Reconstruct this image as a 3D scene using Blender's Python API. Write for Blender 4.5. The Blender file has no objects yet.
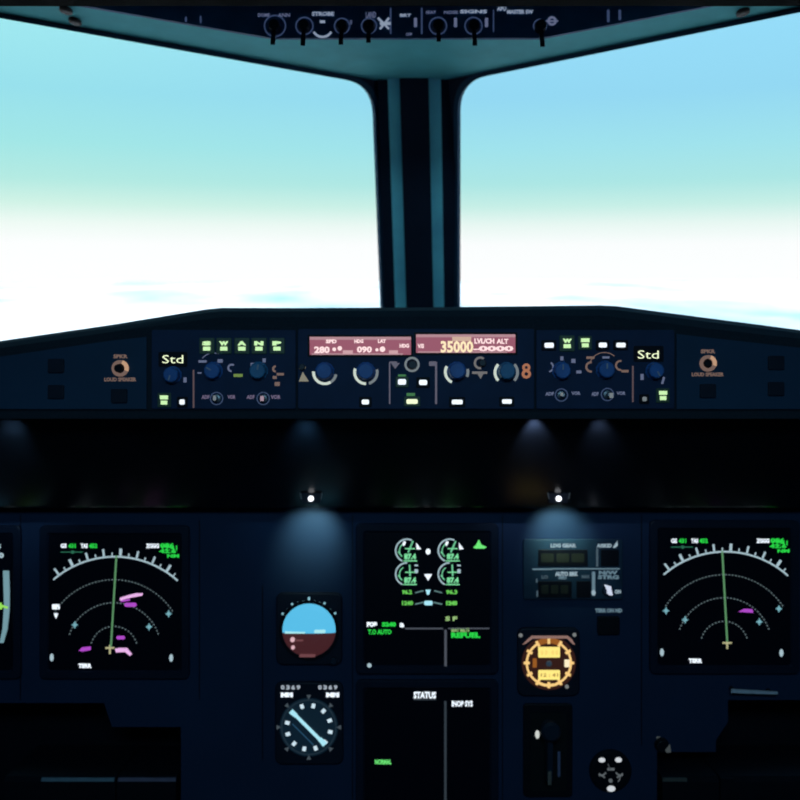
import bpy, bmesh, math, random
from mathutils import Vector, Matrix
random.seed(4)
PI = math.pi
sc = bpy.context.scene
COL = sc.collection

# ------------------------------------------------------------------ camera
CAM = Vector((0, 0, 1.25))
PITCH = math.radians(8)
FPX = 900.0
XV = Vector((1, 0, 0))
UV = Vector((0, math.sin(PITCH), math.cos(PITCH)))
FV = Vector((0, math.cos(PITCH), -math.sin(PITCH)))
cam = bpy.data.cameras.new('camera')
cam.sensor_width = 36
cam.lens = FPX / 800 * 36
cam.clip_start = 0.05
cam.clip_end = 60000
cam.dof.use_dof = True
cam.dof.focus_distance = 0.75
cam.dof.aperture_fstop = 10.0
co = bpy.data.objects.new('camera', cam)
co.location = CAM
co.rotation_euler = (PI / 2 - PITCH, 0, 0)
COL.objects.link(co)
sc.camera = co

def W(px, py, d):
    """world point seen at (px,py) at depth d along the axis"""
    return CAM + FV * d + XV * ((px - 400) / FPX * d) + UV * ((400 - py) / FPX * d)

def ray(px, py):
    return (FV + XV * ((px - 400) / FPX) + UV * ((400 - py) / FPX))

def hit(px, py, p0, n):
    r = ray(px, py)
    t = (p0 - CAM).dot(n) / r.dot(n)
    return CAM + r * t

# ------------------------------------------------------------------ materials
MATS = {}
def mat(name, col, rough=0.6, spec=0.3, metal=0.0, noise=0.12, scale=60, bump=0.0):
    if name in MATS: return MATS[name]
    m = bpy.data.materials.new(name); m.use_nodes = True
    nt = m.node_tree; b = nt.nodes['Principled BSDF']
    b.inputs['Roughness'].default_value = rough
    b.inputs['Metallic'].default_value = metal
    b.inputs['Specular IOR Level'].default_value = spec
    tc = nt.nodes.new('ShaderNodeTexCoord')
    nz = nt.nodes.new('ShaderNodeTexNoise'); nz.inputs['Scale'].default_value = scale
    nz.inputs['Detail'].default_value = 4
    nt.links.new(tc.outputs['Object'], nz.inputs['Vector'])
    rp = nt.nodes.new('ShaderNodeValToRGB')
    lo = [c * (1 - noise) for c in col]; hi = [min(1, c * (1 + noise)) for c in col]
    rp.color_ramp.elements[0].position = 0.3; rp.color_ramp.elements[1].position = 0.7
    rp.color_ramp.elements[0].color = (*lo, 1); rp.color_ramp.elements[1].color = (*hi, 1)
    nt.links.new(nz.outputs['Fac'], rp.inputs['Fac'])
    nt.links.new(rp.outputs['Color'], b.inputs['Base Color'])
    if bump:
        bp = nt.nodes.new('ShaderNodeBump'); bp.inputs['Strength'].default_value = bump
        bp.inputs['Distance'].default_value = 0.001
        nt.links.new(nz.outputs['Fac'], bp.inputs['Height'])
        nt.links.new(bp.outputs['Normal'], b.inputs['Normal'])
    MATS[name] = m
    return m

def lin(c):
    return tuple(((v / 255) / 12.92 if v / 255 <= 0.04045 else ((v / 255 + 0.055) / 1.055) ** 2.4) for v in c)

def glow(name, srgb, strength=1.0):
    """self-luminous screen symbols and lamps, and small parts with their lit tone painted in"""
    if name in MATS: return MATS[name]
    m = bpy.data.materials.new(name); m.use_nodes = True
    nt = m.node_tree; b = nt.nodes['Principled BSDF']
    b.inputs['Base Color'].default_value = (0.02, 0.02, 0.02, 1)
    b.inputs['Roughness'].default_value = 0.5
    b.inputs['Emission Color'].default_value = (*lin(srgb), 1)
    b.inputs['Emission Strength'].default_value = strength
    MATS[name] = m
    return m

PANEL   = mat('panel_paint', (0.0095, 0.027, 0.074), 0.7, 0.15, noise=0.1, scale=8)
PANELHI = mat('side_panel_paint', (0.012, 0.042, 0.092), 0.65, 0.15, noise=0.1, scale=10)
FCUP    = mat('control_panel_paint', (0.010, 0.029, 0.082), 0.6, 0.15, noise=0.12, scale=30)
BLACK   = mat('black_plastic', (0.004, 0.006, 0.012), 0.5, 0.15, scale=40)
SOFT    = mat('glareshield_vinyl', (0.012, 0.022, 0.035), 0.85, 0.1, scale=300, bump=0.3)
BEZEL   = mat('bezel_plastic', (0.005, 0.012, 0.031), 0.55, 0.15, scale=30)
SCREEN  = mat('screen_glass', (0.002, 0.004, 0.012), 0.35, 0.2, noise=0.02)
APRON   = mat('glossy_black_apron', (0.004, 0.006, 0.010), 0.22, 0.35, noise=0.3, scale=12)
KNOB    = mat('knob_blue_plastic', (0.03, 0.13, 0.42), 0.45, 0.3, scale=80)
KNOBTEAL= mat('knob_teal_plastic', (0.03, 0.17, 0.36), 0.45, 0.3, scale=80)
DARKKN  = mat('knob_dark_plastic', (0.008, 0.02, 0.04), 0.4, 0.3, scale=80)
LEG     = mat('legend_grey_paint', (0.30, 0.33, 0.42), 0.7, 0.1)
FRAME   = mat('window_frame_paint', (0.012, 0.022, 0.045), 0.7, 0.1, scale=20)
SEAL    = mat('window_seal_rubber', (0.02, 0.07, 0.13), 0.7, 0.15, scale=20)
TRIM    = mat('trim_strip_satin', (0.24, 0.80, 0.98), 0.6, 0.2, scale=20)
CEIL    = mat('ceiling_lining', (0.15, 0.78, 0.90), 0.75, 0.15, noise=0.06, scale=25, bump=0.1)
OVH     = mat('overhead_panel_paint', (0.10, 0.22, 0.50), 0.6, 0.2, scale=40)
WALLM   = mat('cockpit_wall_lining', (0.05, 0.07, 0.09), 0.8, 0.1, scale=10)
FLOORM  = mat('cockpit_carpet', (0.02, 0.022, 0.03), 0.95, 0.05, scale=200, bump=0.4)
METAL   = mat('dull_metal', (0.45, 0.5, 0.55), 0.35, 0.5, metal=0.8, scale=40)
DKMETAL = mat('dark_edge_metal', (0.16, 0.22, 0.26), 0.5, 0.4, metal=0.3, scale=40)

WHITE = glow('white_symbol', (235, 245, 255), 1.15)
WDIM  = glow('soft_white_symbol', (165, 190, 200), 1.0)
GREY  = glow('grey_symbol', (92, 108, 112), 1.0)
DGREY = glow('dim_grey_line', (46, 54, 62), 1.0)
GREEN = glow('green_symbol', (40, 215, 70), 1.0)
GREEN2= glow('bright_green_symbol', (110, 235, 120), 1.0)
GREEND= glow('dim_green_line', (88, 140, 96), 1.0)
LIME  = glow('yellow_green_symbol', (150, 225, 90), 1.0)
SEAG  = glow('sea_green_symbol', (110, 200, 150), 1.0)
MAG   = glow('magenta_symbol', (175, 72, 200), 1.0)
MAGW  = glow('pale_magenta_symbol', (235, 180, 235), 1.0)
CYAN  = glow('cyan_symbol', (115, 170, 182), 1.0)
LCYAN = glow('light_cyan_symbol', (165, 225, 240), 1.05)
BTNG  = glow('green_button_light', (205, 248, 180), 1.0)
HALO  = glow('dark_green_lens', (4, 24, 18), 1.0)
HALOB = glow('pale_yellow_digits', (238, 250, 205), 1.1)
PINK  = glow('pink_display_backlight', (150, 82, 100), 1.0)
PINK2 = glow('pink_display_rim', (176, 132, 140), 1.0)
PINKW = glow('pink_white_digits', (255, 222, 222), 1.05)
CREAM = glow('cream_digits', (250, 228, 185), 1.05)
TAN   = glow('tan_backlit_legend', (112, 90, 82), 1.0)
TAND  = glow('dim_tan_line', (84, 68, 72), 1.0)
SLATE = glow('slate_backlit_legend', (92, 100, 128), 1.0)
SLATED= glow('dim_slate_legend', (52, 66, 96), 1.0)
RINGW = glow('pale_ring_light', (200, 212, 200), 1.0)
RINGG = glow('grey_ring_light', (112, 120, 124), 1.0)
ORNG  = glow('orange_legend', (165, 105, 75), 1.0)
AMBER = glow('amber_scale_light', (250, 205, 130), 1.0)
AMBERD= glow('deep_amber_light', (150, 88, 30), 1.0)
AMBERV= glow('brown_dial_light', (48, 20, 12), 1.0)
YELL  = glow('yellow_readout_light', (255, 232, 130), 1.05)
SKYB  = glow('horizon_sky_light', (88, 190, 232), 1.0)
GNDB  = glow('horizon_ground_light', (66, 30, 34), 1.0)
DIALT = glow('dial_teal_backlight', (6, 24, 38), 1.0)

# ------------------------------------------------------------------ text outlines
def text_shape(s, bold=0.0):
    cu = bpy.data.curves.new('t', 'FONT'); cu.body = s; cu.resolution_u = 2
    cu.offset = bold
    o = bpy.data.objects.new('t', cu); COL.objects.link(o)
    bpy.context.view_layer.update()
    dg = bpy.context.evaluated_depsgraph_get()
    me = bpy.data.meshes.new_from_object(o.evaluated_get(dg))
    vs = [v.co.copy() for v in me.vertices]; fs = [tuple(p.vertices) for p in me.polygons]
    bpy.data.objects.remove(o); bpy.data.curves.remove(cu); bpy.data.meshes.remove(me)
    return vs, fs
TXT = {}

# ------------------------------------------------------------------ builder in the plane of a face
class B:
    """collects flat-faced solids laid out on a panel; x,y in panel units, depth in metres (negative = towards the viewer)"""
    def __init__(s, f): s.f = f; s.v = []; s.q = []; s.m = []
    def mark(s): s.m.append((len(s.v), len(s.q)))
    def P(s, x, y, d): return ((x - s.f.cx) * s.f.s, d, (s.f.cy - y) * s.f.s)
    def prism(s, pts, d0=-0.0005, d1=0.0):
        s.mark()
        n = len(pts); a = len(s.v)
        for x, y in pts: s.v.append(s.P(x, y, d0))
        for x, y in pts: s.v.append(s.P(x, y, d1))
        s.q.append(tuple(range(a, a + n))); s.q.append(tuple(range(a + 2 * n - 1, a + n - 1, -1)))
        for i in range(n):
            j = (i + 1) % n
            s.q.append((a + i, a + n + i, a + n + j, a + j))
        return s
    def loft(s, rings, cap=True):
        """rings: list of (pts, depth)"""
        s.mark(); n = len(rings[0][0]); base = len(s.v)
        for pts, d in rings:
            for x, y in pts: s.v.append(s.P(x, y, d))
        for k in range(len(rings) - 1):
            a = base + k * n; b = a + n
            for i in range(n):
                j = (i + 1) % n
                s.q.append((a + i, b + i, b + j, a + j))
        if cap:
            s.q.append(tuple(range(base, base + n)))
            e = base + (len(rings) - 1) * n
            s.q.append(tuple(range(e + n - 1, e - 1, -1)))
        return s
    def box(s, x0, y0, x1, y1, d0=-0.0005, d1=0.0):
        return s.prism([(x0, y0), (x1, y0), (x1, y1), (x0, y1)], d0, d1)
    def rbox(s, x0, y0, x1, y1, r, d0=-0.0005, d1=0.0, n=5, ch=0.0):
        def pts(i):
            p = []
            for cx, cy, a in ((x1 - r, y0 + r, -90), (x1 - r, y1 - r, 0), (x0 + r, y1 - r, 90), (x0 + r, y0 + r, 180)):
                for k in range(n + 1):
                    t = math.radians(a + 90 * k / n)
                    p.append((cx + (r - i) * math.cos(t), cy + (r - i) * math.sin(t)))
            return p
        if ch: return s.loft([(pts(ch), d0), (pts(ch * .3), d0 + ch * .3 * s.f.s), (pts(0), d0 + ch * s.f.s), (pts(0), d1)])
        return s.prism(pts(0), d0, d1)
    def circ(s, cx, cy, r, n=28, k=1.0):
        return [(cx + r * math.cos(2 * PI * i / n), cy + r * k * math.sin(2 * PI * i / n)) for i in range(n)]
    def disc(s, cx, cy, r, d0=-0.0005, d1=0.0, n=28, k=1.0):
        return s.prism(s.circ(cx, cy, r, n, k), d0, d1)
    def cone(s, cx, cy, rings, n=28):
        return s.loft([(s.circ(cx, cy, r, n), d) for r, d in rings])
    def arc(s, cx, cy, r0, r1, a0, a1, d0=-0.0006, d1=0.0, n=None, k=1.0):
        """angles in degrees clockwise from up"""
        s.mark(); n = n or max(3, int(abs(a1 - a0) / 6))
        a = len(s.v)
        full = abs(a1 - a0) >= 359.9
        m = n if full else n + 1
        for i in range(m):
            t = math.radians(a0 + (a1 - a0) * i / n)
            for r in (r0, r1):
                for d in (d0, d1):
                    s.v.append(s.P(cx + r * math.sin(t), cy - r * k * math.cos(t), d))
        for i in range(n):
            p = a + 4 * i; q = a + 4 * ((i + 1) % m)
            s.q += [(p, p + 2, q + 2, q), (p + 1, q + 1, q + 3, p + 3), (p, q, q + 1, p + 1), (p + 2, p + 3, q + 3, q + 2)]
        if not full:
            p = a; s.q.append((p, p + 1, p + 3, p + 2))
            p = a + 4 * n; s.q.append((p, p + 2, p + 3, p + 1))
        return s
    def line(s, x0, y0, x1, y1, w=1.0, d0=-0.0006, d1=0.0, w1=None):
        w1 = w if w1 is None else w1
        l = math.hypot(x1 - x0, y1 - y0); nx = -(y1 - y0) / l / 2; ny = (x1 - x0) / l / 2
        return s.prism([(x0 + nx * w, y0 + ny * w), (x1 + nx * w1, y1 + ny * w1), (x1 - nx * w1, y1 - ny * w1), (x0 - nx * w, y0 - ny * w)], d0, d1)
    def text(s, t, x0, y0, x1, y1, d=-0.0007, bold=0.02):
        s.mark(); k = (t, bold)
        if k not in TXT: TXT[k] = text_shape(t, bold)
        vs, fs = TXT[k]
        mx = min(v.x for v in vs); Mx = max(v.x for v in vs); my = min(v.y for v in vs); My = max(v.y for v in vs)
        a = len(s.v)
        for v in vs:
            s.v.append(s.P(x0 + (v.x - mx) / (Mx - mx) * (x1 - x0), y1 - (v.y - my) / (My - my) * (y1 - y0), d))
        for f in fs: s.q.append(tuple(a + i for i in f))
        return s
    def out(s, name, m, parent, label=None, smooth=False, gap=2.2):
        """pieces lying apart from each other become parts of their own"""
        ends = s.m[1:] + [(len(s.v), len(s.q))]
        P = []
        for (v0, q0), (v1, q1) in zip(s.m, ends):
            xs = [p[0] for p in s.v[v0:v1]]; zs = [p[2] for p in s.v[v0:v1]]
            P.append([v0, v1, q0, q1, min(xs), max(xs), min(zs), max(zs)])
        g = gap * s.f.s; grp = list(range(len(P)))
        for i in range(len(P)):
            for j in range(i):
                a, b = P[i], P[j]
                if a[4] - g < b[5] and b[4] - g < a[5] and a[6] - g < b[7] and b[6] - g < a[7]:
                    gi, gj = grp[i], grp[j]
                    grp = [gj if k == gi else k for k in grp]
        first = None
        for k in sorted(set(grp)):
            b = B(s.f)
            for i, p in enumerate(P):
                if grp[i] != k: continue
                off = len(b.v) - p[0]
                b.v += s.v[p[0]:p[1]]; b.q += [tuple(x + off for x in q) for q in s.q[p[2]:p[3]]]
            o = b.out1(name, m, parent, label, smooth)
            first = first or o
        return first
    def out1(s, name, m, parent, label=None, smooth=False):
        me = bpy.data.meshes.new(name); me.from_pydata(s.v, [], s.q); me.materials.append(m)
        bm = bmesh.new(); bm.from_mesh(me); bmesh.ops.recalc_face_normals(bm, faces=bm.faces)
        bm.to_mesh(me); bm.free()
        if smooth:
            for p in me.polygons: p.use_smooth = len(p.vertices) < 8
        me.update()
        o = bpy.data.objects.new(name, me); COL.objects.link(o); o.parent = parent
        if label: o['label'] = label
        s.f.last = o
        return o

class Face:
    """a thing whose front lies square to the sight line at distance d; root Empty at its centre"""
    def __init__(s, name, cx, cy, d, label, cat, group=None):
        s.cx, s.cy, s.d = cx, cy, d; s.s = d / FPX
        o = bpy.data.objects.new(name, None); o.empty_display_size = 0.02; COL.objects.link(o)
        o.location = W(cx, cy, d); o.rotation_euler = (-PITCH, 0, 0)
        o['label'] = label; o['category'] = cat
        if group: o['group'] = group
        s.root = o
    def b(s): return B(s)
    def knob(s, cx, cy, r, h, m, name='knob', mark=None, label=None):
        n = 24
        def grip(rr): return [(cx + rr * (1 + 0.05 * (i % 2)) * math.cos(2 * PI * i / n), cy + rr * (1 + 0.05 * (i % 2)) * math.sin(2 * PI * i / n)) for i in range(n)]
        k = s.b().loft([(grip(r * .72), -h), (grip(r * .84), -h * .93), (grip(r * .9), -h * .3), (grip(r), -h * .25), (grip(r), -0.0015)]).out(name, m, s.root, label)
        if mark is not None:
            t = math.radians(mark)
            s.b().line(cx + r * .1 * math.sin(t), cy - r * .1 * math.cos(t), cx + r * .7 * math.sin(t), cy - r * .7 * math.cos(t), r * .16, -h - 0.0004, -h + 0.0004).out('pointer_mark', LEG, k)
        return k

def mesh_obj(name, verts, faces, m, parent=None, **props):
    me = bpy.data.meshes.new(name); me.from_pydata([tuple(v) for v in verts], [], faces); me.materials.append(m)
    bm = bmesh.new(); bm.from_mesh(me); bmesh.ops.recalc_face_normals(bm, faces=bm.faces); bm.to_mesh(me); bm.free()
    o = bpy.data.objects.new(name, me); COL.objects.link(o); o.parent = parent
    for k, v in props.items(): o[k] = v
    return o

def boxw(name, x0, x1, y0, y1, z0, z1, m, **props):
    v = [(x, y, z) for z in (z0, z1) for y in (y0, y1) for x in (x0, x1)]
    f = [(0, 2, 3, 1), (4, 5, 7, 6), (0, 1, 5, 4), (2, 6, 7, 3), (0, 4, 6, 2), (1, 3, 7, 5)]
    return mesh_obj(name, v, f, m, **props)

# ================================================================== shell
S = dict(kind='structure')
CZ = CAM.z
boxw('floor', -1.0, 1.0, -0.9, 1.95, -0.04, 0, FLOORM, **S)
boxw('wall_back', -1.04, 1.04, -0.94, -0.9, 0, 2.2, WALLM, **S)

# ceiling lining: slopes up from the windscreen towards the back
cp0 = Vector((0, 1.5, CZ + 0.31)); SL = 0.12
cn = Vector((0, SL, 1)).normalized()
def ceil_at(y): return cp0.z + (1.5 - y) * SL
# windscreen frames, each a flat raked panel with a rounded opening
def frame_plane(pa, pb, base):
    A = hit(*pa, cp0, cn); Bp = hit(*pb, cp0, cn)
    n = (Bp - A).cross(base - A).normalized()
    if n.y < 0: n = -n
    return A, n
base_c = W(410, 320, 1.72)
def fillet(pts, r, n=8):
    out = []
    m = len(pts)
    for i in range(m):
        p = Vector(pts[i]); a = Vector(pts[i - 1]); b = Vector(pts[(i + 1) % m])
        rr = r[i]
        if rr <= 0: out.append(tuple(p)); continue
        da = (a - p).normalized(); db = (b - p).normalized()
        p1 = p + da * rr; p2 = p + db * rr
        for k in range(n + 1):
            t = k / n
            out.append(tuple((1 - t) ** 2 * p1 + 2 * t * (1 - t) * p + t * t * p2))
    return out
def ringmesh(name, outer, inner, n, th, m, **props):
    bm = bmesh.new()
    def loop(ps):
        vs = [bm.verts.new(p) for p in ps]
        return [bm.edges.new((vs[i], vs[(i + 1) % len(vs)])) for i in range(len(vs))]
    e = loop(outer) + loop(inner)
    bmesh.ops.triangle_fill(bm, use_beauty=True, use_dissolve=False, edges=e)
    r = bmesh.ops.extrude_face_region(bm, geom=list(bm.faces))
    bmesh.ops.translate(bm, verts=[x for x in r['geom'] if isinstance(x, bmesh.types.BMVert)], vec=n * th)
    bmesh.ops.recalc_face_normals(bm, faces=bm.faces)
    me = bpy.data.meshes.new(name); bm.to_mesh(me); bm.free(); me.materials.append(m)
    o = bpy.data.objects.new(name, me); COL.objects.link(o)
    for k, v in props.items(): o[k] = v
    return o

def glass_material():
    m = bpy.data.materials.new('windscreen_glass'); m.use_nodes = True
    nt = m.node_tree; nt.nodes.clear()
    o = nt.nodes.new('ShaderNodeOutputMaterial'); t = nt.nodes.new('ShaderNodeBsdfTransparent')
    g = nt.nodes.new('ShaderNodeBsdfGlossy'); mx = nt.nodes.new('ShaderNodeMixShader')
    t.inputs[0].default_value = (1, 1, 1, 1); g.inputs['Roughness'].default_value = 0.02
    mx.inputs[0].default_value = 0.03
    nt.links.new(t.outputs[0], mx.inputs[1]); nt.links.new(g.outputs[0], mx.inputs[2]); nt.links.new(mx.outputs[0], o.inputs[0])
    return m
GLASS = glass_material()

def windscreen(idx, side):
    if side < 0:
        pa, pb = (372, 80.5), (0, 14)
        hole = [(-90, 2), (373.7, 84.8), (383.6, 340), (-90, 400)]
        rr = [20, 30, 10, 20]
        outer_c = (404, 0)
    else:
        pa, pb = (462, 77.5), (800, 8)
        hole = [(458, 81.8), (890, -6), (890, 400), (458, 340)]
        rr = [30, 20, 20, 10]
        outer_c = (432, 0)
    A, n = frame_plane(pa, pb, base_c)
    inner = fillet(hole, rr)
    grow = fillet([(hole[0][0] + (-4 if side < 0 else -4), hole[0][1] - 4.5), (hole[1][0] + 4, hole[1][1] - 4.5),
                   (hole[2][0] + 4, hole[2][1] + 6), (hole[3][0] - 4, hole[3][1] + 6)], rr)
    I = [hit(x, y, A, n) for x, y in inner]
    G = [hit(x, y, A, n) for x, y in grow]
    # outer edge: from the centre line to the side wall, floor of the nose to above the ceiling
    dirx = n.cross(Vector((0, 0, 1))).normalized()
    up = dirx.cross(n).normalized()
    if up.z < 0: up = -up
    def at(x, z):  # point of the plane with given world x and z
        y = A.y + (n.x * (A.x - x) + n.z * (A.z - z)) / n.y
        return Vector((x, y, z))
    xo = -0.999 if side < 0 else 0.999
    O = [at(xo, CZ + 0.42), at(0.012 if side < 0 else 0.012, CZ + 0.42), at(0.012, 0.9), at(xo, 0.9)]
    w = ringmesh('window_%d' % idx, O, G, n, 0.014, FRAME, kind='structure')
    s = ringmesh('window_seal', G, I, n, 0.011, SEAL)
    s.location = -n * 0.001
    s.parent = w
    vs = [p + n * 0.004 for p in I]; k = len(vs)
    vs += [p + n * 0.008 for p in I]
    g = mesh_obj('window_pane', vs, [tuple(range(k)), tuple(range(2 * k - 1, k - 1, -1))] + [(i, k + i, k + (i + 1) % k, (i + 1) % k) for i in range(k)], GLASS, w)
    return at
atL = windscreen(1, -1)
atR = windscreen(2, 1)
# the ceiling ends along the two windscreen planes
def onceil(at, x):
    z = CZ + 0.31
    for _ in range(12): z = ceil_at(at(x, z).y)
    p = at(x, z); return (p.x, p.y + 0.012, z)
front = [onceil(atL, -1.0), onceil(atL, 0.012), onceil(atR, 1.0)]
cpts = [(1.0, -0.9, ceil_at(-0.9)), (-1.0, -0.9, ceil_at(-0.9))] + front
TH = 0.03
vs = cpts + [(x, y, z + TH) for x, y, z in cpts]
mesh_obj('ceiling', vs, [(0, 1, 2, 3, 4), (9, 8, 7, 6, 5)] + [(i, 5 + i, 5 + (i + 1) % 5, (i + 1) % 5) for i in range(5)], CEIL, **S)
for side, at, nm in ((-1, atL, 'wall_left'), (1, atR, 'wall_right')):
    lo, hi = at(side * .999, 0.98), at(side * .999, CZ + .42)
    pr = [(-0.9, 0), (1.95, 0), (1.95, 0.98), (lo.y + .01, 0.98), (hi.y + .01, CZ + .42), (hi.y, 2.2), (-0.9, 2.2)]
    a, b = side * 1.0, side * 1.04
    k = len(pr)
    mesh_obj(nm, [(a, y, z) for y, z in pr] + [(b, y, z) for y, z in pr], [tuple(range(k)), tuple(range(2 * k - 1, k - 1, -1))] + [(i, k + i, k + (i + 1) % k, (i + 1) % k) for i in range(k)], WALLM, **S)
boxw('wall_front', -1.04, 1.04, 1.95, 1.99, 0, 0.98, WALLM, **S)
print('FR', front)

# centre post between the windscreens
pt0 = W(416, 62, 1.44); pb0 = W(416, 330, 1.66)
pn = XV.cross((pb0 - pt0)).normalized()
if pn.y < 0: pn = -pn
def pp(px, py, off=0.0): return hit(px, py, pt0, pn) + pn * off
def post_piece(name, l0, r0, l1, r1, y0, y1, o0, o1, m, parent=None, **props):
    q = [(l0, y0), (r0, y0), (r1, y1), (l1, y1)]
    vs = [pp(x, y, o0) for x, y in q] + [pp(x, y, o1) for x, y in q]
    return mesh_obj(name, vs, [(0, 1, 2, 3), (4, 7, 6, 5), (0, 4, 5, 1), (1, 5, 6, 2), (2, 6, 7, 3), (3, 7, 4, 0)], m, parent, **props)
post = post_piece('trim_1', 377, 457, 386, 453, 62, 330, 0, 0.06, FRAME, **S)
post_piece('post_core', 399, 428, 407, 434, 62, 330, -0.006, 0, FRAME, post)
a_ = post_piece('trim_strip', 387, 399, 396, 407, 62, 330, -0.004, 0, TRIM, post)
b_ = post_piece('trim_strip', 427.5, 440.5, 433, 444.5, 62, 330, -0.004, 0, TRIM, post)
# shroud where post meets the ceiling
nose = post_piece('post_head', 374, 462, 374, 462, 50, 71.5, -0.012, 0.03, FRAME, post)

# ================================================================== overhead console
D = 1.13
f = Face('overhead_panel', 400, 20, D, 'dark blue overhead switch panel above the windscreen centre post, between the screens of sky', 'control panel')
r = f.root
f.b().prism([(-26, -14), (15, -6), (272, 38), (541, 38), (770, -6), (811, -14)], 0.0, 0.005).out('panel_face', OVH, r)
mk = f.b()
mk.box(390, 8, 391.3, 34).box(421, 8, 422.5, 34).box(493, 10, 494, 32)
mk.box(185, 17, 187, 22).box(200, 16, 201.5, 23).box(607, 10, 609.5, 22).box(618.5, 10, 621, 20)
mk.out('divider_lines', SLATED, r)
mk = f.b()
mk.text('DOME', 258, 13.5, 270, 17).text('ANN', 278, 13.5, 290, 17).text('WING', 350, 20, 352, 25)
mk.text('LAND', 366, 12, 376, 18).text('NOSE', 444, 11, 458, 14).text('SEAT', 426, 11, 436, 14).text('OFF', 406, 33, 412, 36)
mk.box(414, 18, 417, 27).box(454, 18, 457, 27).box(485, 18, 488, 27)
mk.arc(552, 21, 2.4, 4.6, 0, 360).box(546, 20.3, 558, 21.8)
mk.out('switch_legends', SLATE, r)
mk = f.b()
mk.text('STROBE', 312, 12, 334, 16, bold=0.04).box(320, 20.5, 325, 23).arc(322.5, 27, 9, 11, 120, 240).text('BRT', 400, 14, 411, 17, bold=.04)
mk.text('APU', 497, 7, 506, 11, bold=.04).text('MASTER SW', 507, 10, 533, 14, bold=.04).line(378, 18, 389, 29, 2).line(389, 18, 380, 29, 2).box(380, 22, 391, 25)
mk.text('SIGNS', 460, 10, 487, 13.5, bold=.04)
mk.out('lit_legends', glow('overhead_lit_legend', (136, 150, 170)), r)
for x, rr, yy in ((275, 11, 51), (304.5, 9, 52), (342, 8, 51), (369, 8, 49), (438, 9, 48), (473.5, 9, 52), (540, 7, 53)):
    f.b().arc(x, 26, rr - 1.0, rr, 0, 360, -0.0008).out('switch_ring', SLATED, r)
    k = f.b().cone(x, 28, [(5.0, -0.012), (5.6, -0.009), (6.0, -0.0)]).out('knob', DARKKN, r)
    f.b().loft([([(x - 2.0, 30), (x + 2.0, 30), (x + 2.0, 34), (x - 2.0, 34)], 0.0 - 0.006),
                ([(x - 2.2, yy - 5), (x + 2.2, yy - 5), (x + 2.2, yy), (x - 2.2, yy)], -0.020)]).out('knob_lever', DARKKN, k)

# screws of ceiling lining (three dark fasteners)
for i, (x, y, lb) in enumerate(((66, 10, 'dark round fastener on the ceiling lining left, upper of the two there'),
                      (75, 21, 'dark round fastener on the ceiling lining left, lower of the two there'),
                      (743, 12, 'lone dark round fastener on the ceiling lining above the right window'))):
    p = hit(x, y, cp0, cn)
    o = bpy.data.objects.new('fastener', None); COL.objects.link(o); o.location = p; o.empty_display_size = .01
    o['label'] = lb; o['category'] = 'fastener'; o['group'] = 'dark ceiling fasteners'
    n = 16; rad = (.0075, .006)
    vs = []
    for rr, dz in ((.0078, 0.001), (.0078, -.002), (.005, -.0035)):
        for k in range(n):
            a = 2 * PI * k / n
            vs.append((rr * math.cos(a), rr * 1.6 * math.sin(a), dz - rr * 1.6 * math.sin(a) * SL))
    fs = [tuple(range(n)), tuple(range(3 * n - 1, 2 * n - 1, -1))]
    for k in range(2):
        for j in range(n): fs.append((k * n + j, k * n + (j + 1) % n, (k + 1) * n + (j + 1) % n, (k + 1) * n + j))
    mesh_obj('screw_head', vs, fs, BLACK, o)

# black rail added in place of the black border along the frame's top edge
zz = hit(400, 6.2, Vector((0, 0.95, 0)), Vector((0, 1, 0))).z
strip = boxw('top_border_bar', -0.995, 0.995, 0.92, 0.95, zz, ceil_at(0.95) + 0.002, mat('border_matt_black', (.001, .0015, .002), .9, .02), label='straight black rail added for the dark border along the very top', category='strip')

# ================================================================== glareshield
D = 1.0
f = Face('glareshield', 400, 360, D, 'long dark padded glareshield running full width below the windscreen', 'glareshield')
r = f.root
L, R = -170, 980
sil = [(L, 372), (0, 341), (110, 325), (205, 309.5), (222, 307.8), (300, 308), (400, 307.5), (500, 306.5), (600, 305.3), (616, 306), (700, 317), (800, 330), (R, 356)]
fac = [(L, 390), (0, 354), (110, 338), (205, 327), (222, 325), (300, 324.5), (400, 324), (500, 324), (600, 324), (616, 326), (700, 336), (800, 346), (R, 366)]
def mix(t): return [(a[0], a[1] * (1 - t) + b[1] * t) for a, b in zip(fac, sil)]
def sec(top, bot, dd=0.0): return [(400 + (x - 400) * (1 + dd), 400 - (400 - y) * (1 + dd)) for x, y in top] + [(x, bot) for x, _ in reversed(top)]
f.b().loft([(sec(mix(0), 412), 0), (sec(mix(.45), 412, .006), 0.006), (sec(mix(.8), 412, .02), 0.02), (sec(mix(1), 405, .05), 0.05), (sec(mix(.9), 395, .05), 0.30), (sec(mix(.5), 385, .05), 0.56)]).out('padded_cowl', SOFT, r)
# lower lip
f.b().loft([([(L, 411.5), (R, 411.5), (R, 418.5), (L, 418.5)], -0.004), ([(L, 410), (R, 410), (R, 419), (L, 419)], 0.0), ([(L, 410), (R, 410), (R, 419), (L, 419)], 0.028)]).out('lower_lip', SOFT, r)

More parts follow.
